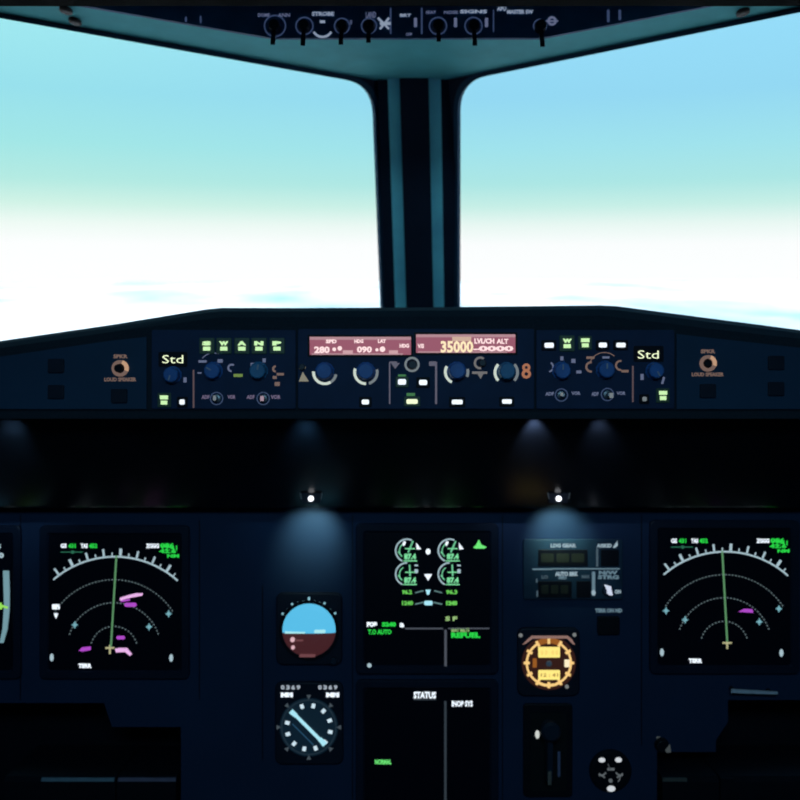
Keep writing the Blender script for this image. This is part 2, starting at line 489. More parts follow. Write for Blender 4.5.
# side warning panels
def side_panel(cx, label, ccx, ring_y, txt_top, mirror, squares, pts):
    f = Face('audio_warning_panel', cx, 380, D - 0.001, label, 'control panel')
    r = f.root
    f.b().prism(pts, -0.002, 0.0).out('face_plate', PANELHI, r)
    for x, y in squares:
        f.b().rbox(x - 8, y - 7, x + 8, y + 7, 1.5, -0.0045, -0.002, ch=.6).out('push_button', mat('dark_button', (.007, .014, .03), .5, .15), r)
    k = f.b().arc(ccx, ring_y, 4.8, 8.2, 0, 360, -0.0045, -0.002).out('selector_ring', TAN, r)
    f.b().arc(ccx, ring_y, 4.8, 8.4, 20, 110, -0.0048, -0.002).out('ring_highlight', glow('bright_tan_ring', (190, 150, 120)), k)
    f.knob(ccx - 1, ring_y, 4.6, 0.008, BLACK, 'knob')
    f.b().text('LOUDSPEAKER' if False else 'SPKR', ccx - 7, ring_y - 14, ccx + 7.5, ring_y - 10, -0.0026, .05).text('LOUD SPEAKER', ccx - 16, ring_y + 9, ccx + 16, ring_y + 13, -0.0026, .05).out('legend_text', TAN, r)
side_panel(70, 'left end panel of the glareshield with one tan-ringed knob', 121, 368.5, 0, 0, [(57, 366), (57, 392), (120, 396)],
           [(-100, 378), (0, 357), (110, 341), (147, 337), (147, 409), (-100, 409)])
side_panel(740, 'right end panel of the glareshield with one tan-ringed knob', 707, 363.5, 0, 0, [(775, 363), (775, 389), (707, 391)],
           [(676, 334), (700, 337), (800, 348), (900, 359), (900, 409), (676, 409)])

# ---- EFIS control panels (one each side of the centre unit)
def lit_button(f, x, y, m, w=4, h=4.6, halo=True, bars=2, k='lit_button'):
    b = f.b().rbox(x - w - 2.6, y - h - 2.6, x + w + 2.6, y + h + 2.6, 1.2, -0.004, -0.002, ch=.5).out('push_button', HALO if halo else BLACK, f.root)
    g = f.b()
    if bars == 2: g.box(x - w, y - h, x + w, y - .6, -.0046, -.004).box(x - w * .8, y + .6, x + w * .8, y + h, -.0046, -.004)
    elif bars == 1: g.rbox(x - w, y - h, x + w, y + h, min(w, h) * .6, -.0046, -.004)
    g.out('button_light', m, b)
    return b
def button_letters(f, x, y, t, m):
    b = f.b().rbox(x - 7.5, y - 8, x + 7.5, y + 8, 1.2, -0.004, -0.002, ch=.5).out('push_button', HALO, f.root)
    f.b().text(t, x - 4.6, y - 4.6, x + 4.6, y - .2, -.0046, .09).box(x - 3.6, y + .9, x + 3.6, y + 4.8, -.0046, -.004).out('button_light', m, b)

# left
f = Face('display_control_panel', 226, 366, D - 0.001, 'left display control panel with five pale green lit buttons in a row', 'control panel')
r = f.root
f.b().rbox(152, 330, 296, 409, 2, -0.002, 0.0, ch=.6).out('face_plate', FCUP, r)
w = f.b().rbox(159, 352, 188, 367, 1.5, -0.0026, -0.002).out('display_window', SCREEN, r)
f.b().text('Std', 163, 355.2, 184, 363.4, -0.0032, 0.0).out('digits', HALOB, w)
f.knob(173.5, 375, 8.5, 0.014, KNOB, 'knob', 200)
f.b().box(184, 377.5, 187, 382.5, -.0026, -.002).out('legend_dot', SLATE, r)
lit_button(f, 165, 400, BTNG)
lit_button(f, 183, 402, WHITE, 2.6, 2.6, False, 1)
f.b().box(193.3, 370, 194.8, 408, -.003, -.002).out('divider_line', TAND, r)
for x, t in ((207.5, 'S'), (224.5, 'W'), (242.5, 'A'), (259.5, 'N'), (277.5, 'P')): button_letters(f, x, 346, t, BTNG)
f.knob(214, 371, 9, 0.013, KNOB, 'knob', -60)
f.knob(259, 371, 9, 0.013, KNOBTEAL, 'knob', 10)
g = f.b()
for x, y, w_, h_ in ((203, 361.5, 8, 2.4), (220.5, 361, 5, 3.5), (200, 373, 4, 1.4), (253, 365, 4, 4), (264.5, 360.5, 3, 4)):
    g.box(x - w_ / 2, y - h_ / 2, x + w_ / 2, y + h_ / 2, -.0026, -.002)
g.arc(232, 368, 2.4, 4.2, 180, 400, -.0026, -.002)
g.arc(214, 368, 14.5, 15.3, -50, 20, -.0026, -.002)
g.out('selector_legends', SLATE, r)
g = f.b().box(234, 374, 243, 377, -.0026, -.002).out('lit_legend', glow('olive_legend', (105, 130, 60)), r)
g = f.b().arc(276, 369, 1.5, 3.6, 180, 360, -.0026, -.002).box(273, 376, 277, 379, -.0026, -.002).box(277, 373, 284, 375.5, -.0026, -.002).box(275, 382, 280, 386, -.0026, -.002)
g.out('range_legends', TAN, r)
def toggle(f, x, y, m):
    k = f.b().arc(x, y, 5.6, 6.6, 0, 360, -.0026, -.002).out('toggle_switch', SLATED, f.root)
    f.b().cone(x, y, [(1.8, -.012), (2.4, -.010), (2.0, -.003), (3.8, -.0022), (3.8, -.002)], 14).out('toggle_lever', m, k)
toggle(f, 217, 398.5, METAL); toggle(f, 263.5, 398.5, METAL)
f.b().text('ADF', 202, 395, 210, 399, -.0026, .05).text('VOR', 228, 395, 236, 399, -.0026, .05).text('ADF', 247, 395, 255, 399, -.0026, .05).text('VOR', 271, 395, 281, 399, -.0026, .05).line(262, 391, 268, 397, .9).line(262, 406, 268, 400, .9).out('toggle_legends', glow('mauve_legend', (104, 92, 118)), r)
f.b().box(215.5, 395.5, 218, 400.5, -.013, -.012).out('toggle_tip', RINGG, r)
f.b().box(262, 396, 265.5, 401, -.013, -.012).out('toggle_tip', glow('pink_grey_tip', (160, 135, 150)), r)

# right
f = Face('display_control_panel', 604, 366, D - 0.001, 'right display control panel with only two of five top buttons lit green', 'control panel')
r = f.root
f.b().rbox(536, 330, 674, 409, 2, -0.002, 0.0, ch=.6).out('face_plate', FCUP, r)
w = f.b().rbox(633, 346, 663, 362, 1.5, -0.0026, -0.002).out('display_window', SCREEN, r)
f.b().text('Std', 637, 350.5, 658, 358.8, -0.0032, 0.0).out('digits', HALOB, w)
f.knob(653.5, 371, 8.5, 0.014, KNOB, 'knob', 150)
f.b().line(663.5, 377, 661.5, 384, 2, -.0028, -.002).box(640, 374, 643, 380, -.0026, -.002).out('legend_dot', SLATE, r)
lit_button(f, 662, 395.5, BTNG)
lit_button(f, 643.5, 399, RINGG, 2.2, 2.2, False, 1)
f.b().box(631.5, 366, 633, 402, -.003, -.002).out('divider_line', TAND, r)
lit_button(f, 548.5, 345.5, WHITE, 4.6, 2.5, False, 1)
button_letters(f, 566.5, 343.5, 'W', BTNG); lit_button(f, 584.5, 343, BTNG, 4.2, 4.4)
lit_button(f, 602, 345.3, WHITE, 4, 2.4, False, 1); lit_button(f, 620, 345.3, WHITE, 4.6, 2.3, False, 1)
f.knob(561, 371, 9, 0.013, KNOB, 'knob', 0)
f.knob(604.5, 370, 9, 0.013, KNOB, 'knob', 0)
g = f.b()
for x, y, w_, h_ in ((573, 361, 4, 4), (561.5, 358.5, 3, 4), (578.5, 372, 5, 3), (605.5, 357.5, 7, 2)):
    g.box(x - w_ / 2, y - h_ / 2, x + w_ / 2, y + h_ / 2, -.0026, -.002)
g.arc(548, 367, 4, 5.6, 30, 170, -.0026, -.002)
g.out('selector_legends', SLATE, r)
g = f.b().arc(590.5, 367, 3.6, 5.6, 170, 370, -.0026, -.002).box(586, 356.5, 594, 359, -.0026, -.002).arc(620, 365.5, 3.6, 5.4, 170, 370, -.0026, -.002).box(621, 370, 628, 372.5, -.0026, -.002)
g.arc(604, 368, 15, 15.8, -70, 40, -.0026, -.002)
g.out('range_legends', TAN, r)
toggle(f, 561, 395, METAL); toggle(f, 607, 394.5, METAL)
f.b().text('ADF', 545, 392, 553.5, 395.6, -.0026, .05).text('VOR', 571, 391.5, 580, 395, -.0026, .05).text('ADF', 591, 392, 598, 396, -.0026, .05).text('VOR', 616, 391.5, 625, 395, -.0026, .05).line(606, 388, 613, 389.5, .8).line(603, 401, 611, 402, .8).out('toggle_legends', SLATE, r)
f.b().box(558.5, 392.5, 561, 396, -.013, -.012).box(607, 393, 610.5, 398, -.013, -.012).out('toggle_tip', RINGG, r)

# ---- centre flight control unit
f = Face('flight_control_unit', 415, 366, D - 0.001, 'centre control unit with two pink backlit readouts and four ringed knobs', 'control panel')
r = f.root
f.b().rbox(298, 329, 534, 409, 2, -0.002, 0.0, ch=.6).out('face_plate', FCUP, r)
def window(x0, y0, x1, y1):
    w = f.b().rbox(x0 - 2, y0 - 2, x1 + 2, y1 + 2, 1, -.003, -.002).out('display_window', BLACK, r)
    f.b().box(x0, y0 + 3, x1, y1, -.0034, -.003).out('backlight', PINK, w)
    f.b().box(x0, y0, x1, y0 + 3, -.0034, -.003).box(x0 + 2, y1 - 1.6, x1 - 8, y1, -.0036, -.003).out('display_rim', PINK2, w)
    return w
w = window(310, 337, 411, 355)
f.b().text('SPD', 326, 339.6, 337, 343.6, -.004, .06).text('HDG', 354.5, 339.6, 363.5, 343.4, -.004, .06).text('LAT', 378, 339.6, 386, 343.2, -.004, .06) \
 .text('280', 314.5, 346.5, 330, 353.5, -.004, .05).disc(334.5, 349.5, 1.9, -.004, -.0034).disc(340, 348.5, 2.3, -.004, -.0034) \
 .text('090', 357, 346.5, 372, 353, -.004, .05).disc(377, 350, 1.6, -.004, -.0034).disc(382.5, 349.4, 2.8, -.004, -.0034) \
 .text('HDG', 399.5, 344, 409, 348, -.004, .06).out('digits', PINKW, w)
f.b().box(343, 350.5, 353, 354, -.004, -.0034).box(389, 350.5, 398, 354, -.004, -.0034).out('dim_digits', glow('pink_dash', (205, 160, 165)), w)
w = window(416, 334.5, 515, 353)
f.b().text('V/S', 417.5, 344, 424, 348.5, -.004, .05).text('LVL/CH', 474, 338.5, 494, 344, -.004, .06).text('-0000', 473, 346, 513, 351.5, -.004, .05).text('ALT', 496, 339, 508, 344, -.004, .05).out('digits', PINKW, w)
f.b().text('35000', 440.5, 341, 473, 353, -.0042, .04).out('altitude_digits', CREAM, w)
f.b().box(452, 337, 471, 341.5, -.004, -.0034).out('dim_digits', glow('peach_dash', (205, 170, 150)), w)

def ringed(x, y, m, arcs, ro=12.6, ri=9.9):
    k = f.knob(x, y - 1, 9.2, 0.016, m, 'knob')
    for a0, a1, mm in arcs:
        f.b().arc(x, y, ri, ro, a0, a1, -.0032, -.002).out('ring_light', mm, k)
ringed(325, 372.5, KNOB, ((100, 150, RINGG), (150, 275, RINGW)))
ringed(366, 372.5, KNOB, ((75, 165, RINGG), (180, 290, RINGW)))
ringed(456.5, 372, KNOB, ((205, 300, RINGW), (75, 115, RINGG)))
ringed(506, 372.5, KNOBTEAL, ((45, 135, RINGG), (225, 315, RINGW)))
f.b().text('100', 296.5 + 3, 366, 306, 369, -.0026).prism([(303, 372), (309, 381.5), (299, 381.5)], -.003, -.002).out('pull_legend', glow('khaki_legend', (128, 124, 108)), r)
f.knob(302.5, 367, 3.6, .006, DARKKN, 'small_knob')
g = f.b().arc(480, 363, 4.2, 6.4, 170, 400, -.0026, -.002).box(472, 371.5, 487, 374, -.0026, -.002).prism([(476, 372), (484, 372), (480.5, 379)], -.0028, -.002).out('legend_mark', glow('warm_grey_legend', (108, 104, 104)), r)
f.knob(482, 363, 4, .008, DARKKN, 'small_knob')
f.b().arc(526, 367.5, 1.5, 4, 0, 360, -.0026, -.002).arc(526, 374, 1.8, 4.6, 0, 360, -.0026, -.002).out('unit_legend', ORNG, r)
g = f.b().box(389, 362, 390.4, 404, -.0026, -.002).box(390, 361.5, 397, 363, -.0026, -.002).box(435, 362, 437, 404, -.0026, -.002).box(429, 361.5, 436, 366, -.0026, -.002)
g.prism([(391, 363), (400, 363), (395, 369)], -.0027, -.002).out('bracket_line', glow('mauve_line', (88, 84, 100)), r)
k = f.knob(412.5, 365, 5, .01, DARKKN, 'small_knob')
f.b().arc(412, 364.5, 5.4, 7.6, 0, 360, -.0028, -.002).out('knob_ring', RINGG, k)
lit_button(f, 402, 382, WHITE, 4, 2.8, True, 1)
f.b().box(398, 374.5, 406, 377, -.003, -.002).box(406.5, 393, 415, 396, -.003, -.002).out('green_legend', glow('dull_green_legend', (58, 110, 62)), r)
lit_button(f, 423, 382.5, WHITE, 4, 2.6, False, 1)
lit_button(f, 412, 401.5, HALOB, 5.6, 2.4, True, 1)
lit_button(f, 365.5, 402, WHITE, 3.6, 2.4, False, 1)
lit_button(f, 457, 402, WHITE, 5.4, 2.3, False, 1)
lit_button(f, 506.5, 401.5, WHITE, 4.8, 2.2, False, 1)

# ---- apron below glareshield
def apron():
    o = bpy.data.objects.new('glossy_apron', None); COL.objects.link(o); o.location = W(400, 505, 1.165); o.rotation_euler = (-PITCH, 0, 0)
    o['label'] = 'glossy black band with faint reflections between the glareshield and the main panel'; o['category'] = 'panel'
    s = 1.165
    prof = [(1.032, 417), (1.165, 506), (1.168, 507.5), (1.185, 508)]
    back = [(1.20, 504), (1.17, 490), (1.12, 465), (1.05, 414)]
    pts = prof + back
    vs = []
    inv = o.matrix_basis.inverted()
    for x in (-0.85, 0.95):
        for d, y in pts:
            p = W(400, y, d) + XV * x
            vs.append(inv @ p)
    n = len(pts)
    fs = [(i, (i + 1) % n, n + (i + 1) % n, n + i) for i in range(n)] + [tuple(range(n)), tuple(range(2 * n - 1, n - 1, -1))]
    mesh_obj('apron_face', vs, fs, APRON, o)
    return o
apron()
# downlights at apron foot
for i, x in enumerate((311, 558.5)):
    f = Face('panel_downlight', x, 498, 1.145, ['small bright downlight above the left standby instruments', 'small bright downlight above the gear indicator panel'][i], 'light')
    f.root['group'] = 'panel downlights'
    f.b().prism([(x - 11, 489), (x + 11, 489), (x + 9, 503), (x - 9, 503)], -0.001, 0.012).out('lamp_housing', BLACK, f.root)
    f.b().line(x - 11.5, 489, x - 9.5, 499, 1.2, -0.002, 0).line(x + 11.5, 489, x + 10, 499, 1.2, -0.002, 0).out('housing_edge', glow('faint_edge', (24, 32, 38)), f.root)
    f.b().cone(x, 498.5, [(1.6, -0.006), (2.6, -0.0045), (2.9, -0.001)], 18).out('bulb', glow('lamp_white', (245, 248, 255), 2.0), f.root)

# ================================================================== main instrument panel
D = 1.2
f = Face('instrument_panel', 415, 700, D, 'dark navy main instrument panel carrying all the display screens', 'instrument panel')
r = f.root
out = [(-200, 506), (1020, 506), (1020, 700), (728, 700), (728, 722), (716, 740), (716, 752), (657, 752), (657, 960), (181, 960), (181, 727), (112, 727), (104, 703), (-200, 703)]
f.b().prism(out, 0.0, 0.012).out('panel_face', PANEL, r)
f.b().box(-200, 690, 1020, 960, 0.13, 0.15).out('footwell_back', BLACK, r)
f.b().box(181, 960, 657, 1250, 0.0, 0.16).out('lower_pedestal', BLACK, r)
g = f.b()
for (x0, y0, x1, y1) in ((20, 515, 21, 700), (199, 520, 200, 700), (262, 585, 263, 760), (352, 515, 353, 800), (502, 515, 503, 800), (641, 515, 642, 745)):
    g.box(x0, y0, x1, y1, -0.0004, 0)
g.out('panel_seams', BLACK, r)

def display(name, label, sx0, sy0, sx1, sy1, bz=9, cat='display screen', group=None):
    f = Face(name, (sx0 + sx1) / 2, (sy0 + sy1) / 2, D - 0.0005, label, cat, group)
    b = f.b()
    def rr(i, rad): 
        p = []
        x0, y0, x1, y1 = sx0 - bz + i, sy0 - bz + i, sx1 + bz - i, sy1 + bz - i
        for cx, cy, a in ((x1 - rad, y0 + rad, -90), (x1 - rad, y1 - rad, 0), (x0 + rad, y1 - rad, 90), (x0 + rad, y0 + rad, 180)):
            for k in range(5):
                t = math.radians(a + 90 * k / 4); p.append((cx + rad * math.cos(t), cy + rad * math.sin(t)))
        return p
    b.loft([(rr(bz, 2), -.003), (rr(bz - 2, 3), -.006), (rr(1, 5), -.006), (rr(0, 5), -.005), (rr(0, 5), 0)], cap=True)
    b.out('bezel', BEZEL, f.root)
    sb = f.b().rbox(sx0, sy0, sx1, sy1, 3, -.0042, -.003); f.screen = sb.out('screen', SCREEN, f.root)
    return f
ZS = -.0048  # symbol front depth on screens
ZB = -.0041

def nav_display(label, ox, oy, extra):
    """horizontal-situation page, aircraft symbol near the bottom"""
    cx, cy = 116 + ox, 649 + oy
    f = display('navigation_display', label, 50 + ox, 534 + oy, 181 + ox, 669 + oy)
    s = f.screen
    g = f.b().arc(cx, cy + .5, 92.6, 94.2, -41, 42, ZS, ZB, n=40)
    for i in range(-4, 4):
        a = 3.3 + 10 * i; t = math.radians(a)
        big = (i % 3) == 0
        g.line(cx + 94 * math.sin(t), cy - 94 * math.cos(t), cx + 101 * math.sin(t), cy - 101 * math.cos(t), 2.6 if big else 1.9, ZS, ZB)
        if i < 4:
            t = math.radians(a + 5)
            g.line(cx + 94 * math.sin(t), cy - 94 * math.cos(t), cx + 97 * math.sin(t), cy - 97 * math.cos(t), 1.2, ZS, ZB)
    g.out('compass_arc', WDIM, s, gap=8)
    for rad, a0 in ((70, 56), (47, 70), (23.5, 72)):
        g = f.b(); n = int(rad * 2 * math.radians(a0) / 3.3)
        for i in range(n + 1):
            t = -a0 + 2 * a0 * i / n
            g.arc(cx - 1, cy, rad - .55, rad + .55, t - 45 / rad, t + 45 / rad, ZS, ZB, n=2)
        g.out('range_ring', GREY, s, gap=6)
    if ox: g = f.b().line(cx - 3, cy - 94, cx + 2, cy - 3, 1.7, ZS - .0002, ZB)
    else: g = f.b().line(cx + 1.5, cy - 94, cx - 4, cy - 3, 1.7, ZS - .0002, ZB)
    g.out('heading_line', GREEND, s)
    ax = cx + (2 if ox else -5)
    f.b().line(ax - 4.5, cy - 2, ax + 4.5, cy - 2, 1.8, ZS, ZB).line(ax, cy - 5, ax, cy + 4, 1.8, ZS, ZB).out('aircraft_symbol', glow('straw_symbol', (176, 172, 130)), s)
    X = ox; Y = oy
    f.b().text('GS', 62 + X, 543 + Y, 68 + X, 547.5 + Y, ZS, .05).text('TAS', 82 + X, 543 + Y, 89 + X, 547.5 + Y, ZS, .05).text('ZGGG', 147 + X, 543 + Y, 160 + X, 547.5 + Y, ZS, .06).out('white_text', WHITE, s)
    f.b().text('431', 69.5 + X, 543 + Y, 77 + X, 547.5 + Y, ZS, .04).text('452', 90 + X, 543 + Y, 98.5 + X, 547.5 + Y, ZS, .05).text('086', 161 + X, 542.5 + Y, 175 + X, 547.5 + Y, ZS, .05).out('green_text', GREEN, s)
    f.b().text('42.6', 160 + X, 548.5 + Y, 177 + X, 552.5 + Y, ZS, .05).text('NM', 168 + X, 553.5 + Y, 180 + X, 557 + Y, ZS, .05).text('12:41', 163 + X, 545 + Y, 178 + X, 550 + Y, ZS, .02).out('waypoint_text', GREEN, s)
    f.b().line(62 + X, 551.5 + Y, 84 + X, 551.5 + Y, .8, ZS, ZB).box(72.5 + X, 550 + Y, 75 + X, 553 + Y, ZS, ZB).out('wind_arrow', glow('teal_line', (40, 105, 80)), s)
    def star(x, y, m):
        f.b().disc(x, y, 2.0, ZS, ZB, 12).line(x - 3.0, y, x + 3.0, y, 1, ZS, ZB).line(x, y - 3.4, x, y + 3.4, 1, ZS, ZB).out('waypoint_mark', m, s)
    star(76 + X, 624 + Y, CYAN); star(150 + X, 626 + Y, CYAN); star(169.5 + X, 613 + Y, CYAN)
    if ox: star(57 + X, 615 + Y, CYAN)
    else:
        f.b().rbox(53.5, 603.5, 61, 608.5, .6, ZS, ZB).prism([(55, 612.5), (59.5, 612.5), (57.3, 618)], ZS, ZB).out('range_label', WHITE, s)
    f.b().disc(53 + X, 656.5 + Y, 1.9, ZS, ZB, 14, 2).disc(172 + X, 657 + Y, 1.9, ZS, ZB, 14, 2).out('vor_pointer', WDIM, s)
    f.b().text('TERR', 79.5 + X, 662.5 + Y, 93 + X, 667 + Y, ZS, .07).out('mode_text', WHITE, s)
    extra(f, s, X, Y)
    return f
def exL(f, s, X, Y):
    f.b().prism([(121, 597), (129, 594.5), (137, 592.5), (144, 592.5), (143, 595), (134, 596.5), (126, 598.5), (121, 600)], ZS, ZB).out('magenta_streak', MAGW, s)
    f.b().line(122, 600.5, 131, 599, 1.6, ZS, ZB).rbox(125.5, 602, 137.5, 606, 1.8, ZS, ZB).rbox(117.5, 635, 126, 638.5, 1.6, ZS, ZB).prism([(80, 650), (83, 646.5), (92, 645.5), (92, 649), (84, 650.5)], ZS, ZB).out('magenta_marks', MAG, s)
    f.b().prism([(116, 648), (120, 647), (128, 647), (133, 653), (131, 655), (126, 651), (117, 651.5)], ZS, ZB).out('track_mark', MAGW, s)
def exR(f, s, X, Y):
    f.b().prism([(737, 611), (743, 608), (751, 608.5), (752, 612), (744, 611.5)], ZS, ZB).out('magenta_streak', MAG, s)
nav_display('left navigation display with green course line and several magenta marks', 0, 0, exL)
nav_display('right navigation display with green course line and a single magenta mark', 608, -5, exR)

# left flight display, mostly outside the frame
f = display('primary_flight_display', 'flight display cut off by the left edge, only a pale curved speed bar seen', -118, 534, 13, 669)
s = f.screen
pts = []
g = f.b()
vsb = [(4.5, 570), (10.5, 570), (11.2, 590), (11, 610), (9, 628), (5, 642), (1, 642), (4, 628), (5.5, 605)]
g.prism(vsb, ZS, ZB).out('vertical_speed_scale', glow('steel_scale', (112, 150, 160)), s)
f.b().prism([(-14, 602), (3, 602), (3.5, 608.5), (-14, 608)], ZS - .0003, ZB).line(3, 605, 9.5, 607, 2.2, ZS - .0003, ZB).out('speed_pointer', LIME, s)
f.b().text('35', -4, 543.5, 2.5, 548, ZS, .06).text('000', -10, 552, 5.5, 557.5, ZS, .06).out('white_text', WDIM, s)
f.b().arc(-56, 605, 0, 34, -90, 90, ZS, ZB).out('sky_half', SKYB, s)
f.b().arc(-56, 605, 0, 34, 90, 270, ZS, ZB).out('ground_half', GNDB, s)
f.b().line(-30, 560, -30, 650, 1.6, ZS, ZB).line(-100, 560, -100, 650, 1.6, ZS, ZB).out('altitude_tape', WDIM, s)

# upper centre display: engine page
f = display('engine_display', 'upper centre screen with four round engine gauges above green text', 365, 532, 489, 664)
s = f.screen
for gx, gy, ri, big in ((407, 550, 12, 1), (449.5, 550, 12, 1), (407, 573.5, 12, 0), (449.5, 573.5, 12, 0)):
    k = f.b().arc(gx, gy, 10.6, 12, 205, 385 if big else 360, ZS, ZB).out('engine_gauge', WDIM, s)
    f.b().line(gx + (1 if big else 3), gy + 2, gx + (6 if big else 2.5), gy - 9.5, 1.5, ZS, ZB).line(gx - 5, gy + 6, gx - 9, gy + 1, 1.2, ZS, ZB).arc(gx, gy, 7, 8, 250, 330, ZS, ZB).out('gauge_needle', SEAG, f.screen)
    f.b().text('87.4', gx - 3, gy + 3, gx + 9, gy + 9, ZS, .06).box(gx - 4, gy + 9.8, gx + 10, gy + 10.8, ZS, ZB).box(gx - 2, gy - 2.4, gx + 8, gy - 1.4, ZS, ZB).out('gauge_readout', glow('mint_readout', (126, 224, 160)), s)
    if big: f.b().prism([(gx + 9, gy - 8), (gx + 14, gy - 1.5), (gx + 9.5, gy - 1)], ZS, ZB).line(gx - 4, gy - 5, gx - 2, gy - 9, 2.6, ZS, ZB).out('limit_mark', WHITE, s)
    else: f.b().box(gx + 7.5, gy - 9.5, gx + 11, gy - 8, ZS, ZB).rbox(gx + 7.5, gy - 5, gx + 11, gy - 1, 1, ZS, ZB).out('limit_mark', WDIM, s)
f.b().disc(428, 551, 2.4, ZS, ZB, 14, 1.2).prism([(424, 573.5), (432, 573.5), (428, 580)], ZS, ZB).out('centre_mark', WHITE, s)
f.b().text('96.2', 402, 589, 412, 593.5, ZS, .05).text('1240', 402, 600, 413, 604.5, ZS, .05).text('96.3', 446, 589, 457, 593.5, ZS, .05).text('1240', 446, 600, 457, 604.5, ZS, .08).out('fuel_text', glow('leaf_readout', (105, 205, 85)), s)
f.b().line(415, 592, 423.5, 590, 1, ZS, ZB).line(434, 590, 442, 592, 1, ZS, ZB).line(415, 603.5, 423.5, 601.5, 1.2, ZS, ZB).line(433, 601.5, 442, 603.5, 1.2, ZS, ZB).out('link_lines', glow('pale_teal_line', (96, 130, 132)), s)
f.b().prism([(425.5, 589), (430.5, 589), (429, 594), (427, 594)], ZS, ZB).rbox(424, 600, 432.5, 604.5, 1.6, ZS, ZB).out('unit_text', LCYAN, s)
f.b().prism([(473, 547), (476, 544), (478.5, 539), (481, 544), (486.5, 546.5), (484, 548), (475, 548)], ZS, ZB).out('thrust_mode_symbol', GREEN2, s)
f.b().text('FOB', 367, 621, 377.5, 626, ZS, .09).text('a', 399.5, 622, 404, 626.5, ZS, .09).out('white_text', WHITE, s)
f.b().text('5240', 382, 621.2, 396, 625.8, ZS, .06).text('T.O AUTO', 368, 628.5, 391.5, 633.5, ZS, .05).text('REFUEL', 451, 631.5, 480, 637, ZS, .06).out('green_text', GREEN, s)
f.b().text('SEAT BELTS', 451, 627, 469, 631, ZS, .05).text('S F', 445, 615.5, 457, 620, ZS, .06).out('pale_green_text', glow('pale_green', (150, 190, 120)), s)
f.b().box(405, 627, 443, 628.4, ZS, ZB).box(448, 627, 489, 628.2, ZS, ZB).box(444.2, 629, 446.6, 666, ZS, ZB).out('divider_line', glow('divider_grey', (74, 78, 88)), s)
f.b().disc(369.5, 664, 2.2, -.0065, -.006, 14).out('corner_light', WDIM, f.root)

# lower centre display: status page
f = display('system_display', 'lower centre screen headed STATUS, mostly black with one green word', 365, 688, 489, 824)
s = f.screen
f.b().text('STATUS', 413.5, 690.5, 436, 697.5, ZS, .05).text('INOP SYS', 451.5, 699.5, 472.5, 705.5, ZS, .05).out('white_text', WHITE, s)
f.b().box(413.5, 698.2, 436, 699, ZS, ZB).box(444, 700, 446.4, 824, ZS, ZB).out('divider_line', DGREY, s)
f.b().text('NORMAL', 375, 758, 391.5, 763, ZS, .05).out('green_text', GREEN2, s)

# ================================================================== standby instruments
def round_case(name, label, cx, cy, hw, hh, cat='gauge'):
    f = Face(name, cx, cy, D - .0005, label, cat)
    f.b().rbox(cx - hw, cy - hh, cx + hw, cy + hh, 7, -.006, 0, ch=1.5).out('case', mat('instrument_case', (0.006, 0.012, 0.028), .55, .2), f.root)
    return f
f = round_case('standby_horizon', 'round attitude gauge, bright blue above and maroon below', 309.5, 628, 33, 36)
r = f.root
cx, cy, R_ = 309.5, 629, 26.5
hz = 631.5
def lens(top):
    a = math.asin((hz - cy) / R_)
    p = []
    n = 26
    if top: a0, a1 = PI + a * -1 + 0, 2 * PI + a
    else: a0, a1 = a, PI - a
    if top: a0 = PI - a
    for i in range(n + 1):
        t = a0 + (a1 - a0) * i / n
        p.append((cx + R_ * math.cos(t), cy + R_ * math.sin(t)))
    return p
# domed ball, two halves
def dome(top, m, name):
    P = lens(top); c = (cx, hz)
    rings = []
    for k, d in ((1, -.0062), (.8, -.0085), (.5, -.0102), (.2, -.011)):
        rings.append(([(c[0] + (x - c[0]) * k, c[1] + (y - c[1]) * k) for x, y in P], d))
    rings = rings[::-1]
    return f.b().loft(rings).out(name, m, r)
sky = dome(True, SKYB, 'sky_half'); gnd = dome(False, GNDB, 'ground_half')
f.b().box(286, 629.8, 306, 631.4, -.0115, -.0062).rbox(315, 627.8, 326, 630.8, 1, -.012, -.0062).out('horizon_bar', glow('pale_cyan_bar', (170, 232, 238)), sky)
g = f.b()
for a, L_, w_ in ((-58, 5, 2), (-45, 3, 1.2), (-33, 5, 2), (-22, 3, 1.2), (-11, 3, 1.2), (0, 6, 2.2), (11, 3, 1.2), (22, 3, 1.2), (30, 5, 2), (45, 3, 1.2), (57, 5, 2)):
    t = math.radians(a); g.line(cx + 27 * math.sin(t), cy - 27 * math.cos(t), cx + (27 + L_) * math.sin(t), cy - (27 + L_) * math.cos(t), w_, -.0068, -.006)
g.out('bank_scale', glow('bank_tick', (135, 190, 205)), r)
f.b().disc(293.5, 637.5, 2.3, -.0118, -.0062, 14).disc(293.8, 645.5, 1.8, -.011, -.0062, 14).out('pitch_marks', glow('pale_pink_mark', (225, 180, 190)), gnd)
f.b().box(297, 637.5, 304, 639, -.0118, -.0062).rbox(300, 652.5, 316, 655, 1.2, -.0105, -.0062).out('pitch_bars', glow('rose_mark', (110, 66, 70)), gnd)
f.b().line(cx - 14, cy - 9, cx + 4, cy - 20, .5, -.0116, -.0112).out('glass_scratch', CYAN, sky) if False else None
f.b().arc(cx, cy, 27.2, 30, 0, 360, -.0075, -.006).out('bezel_ring', BLACK, r)
f.knob(334, 659, 4, .012, DARKKN)

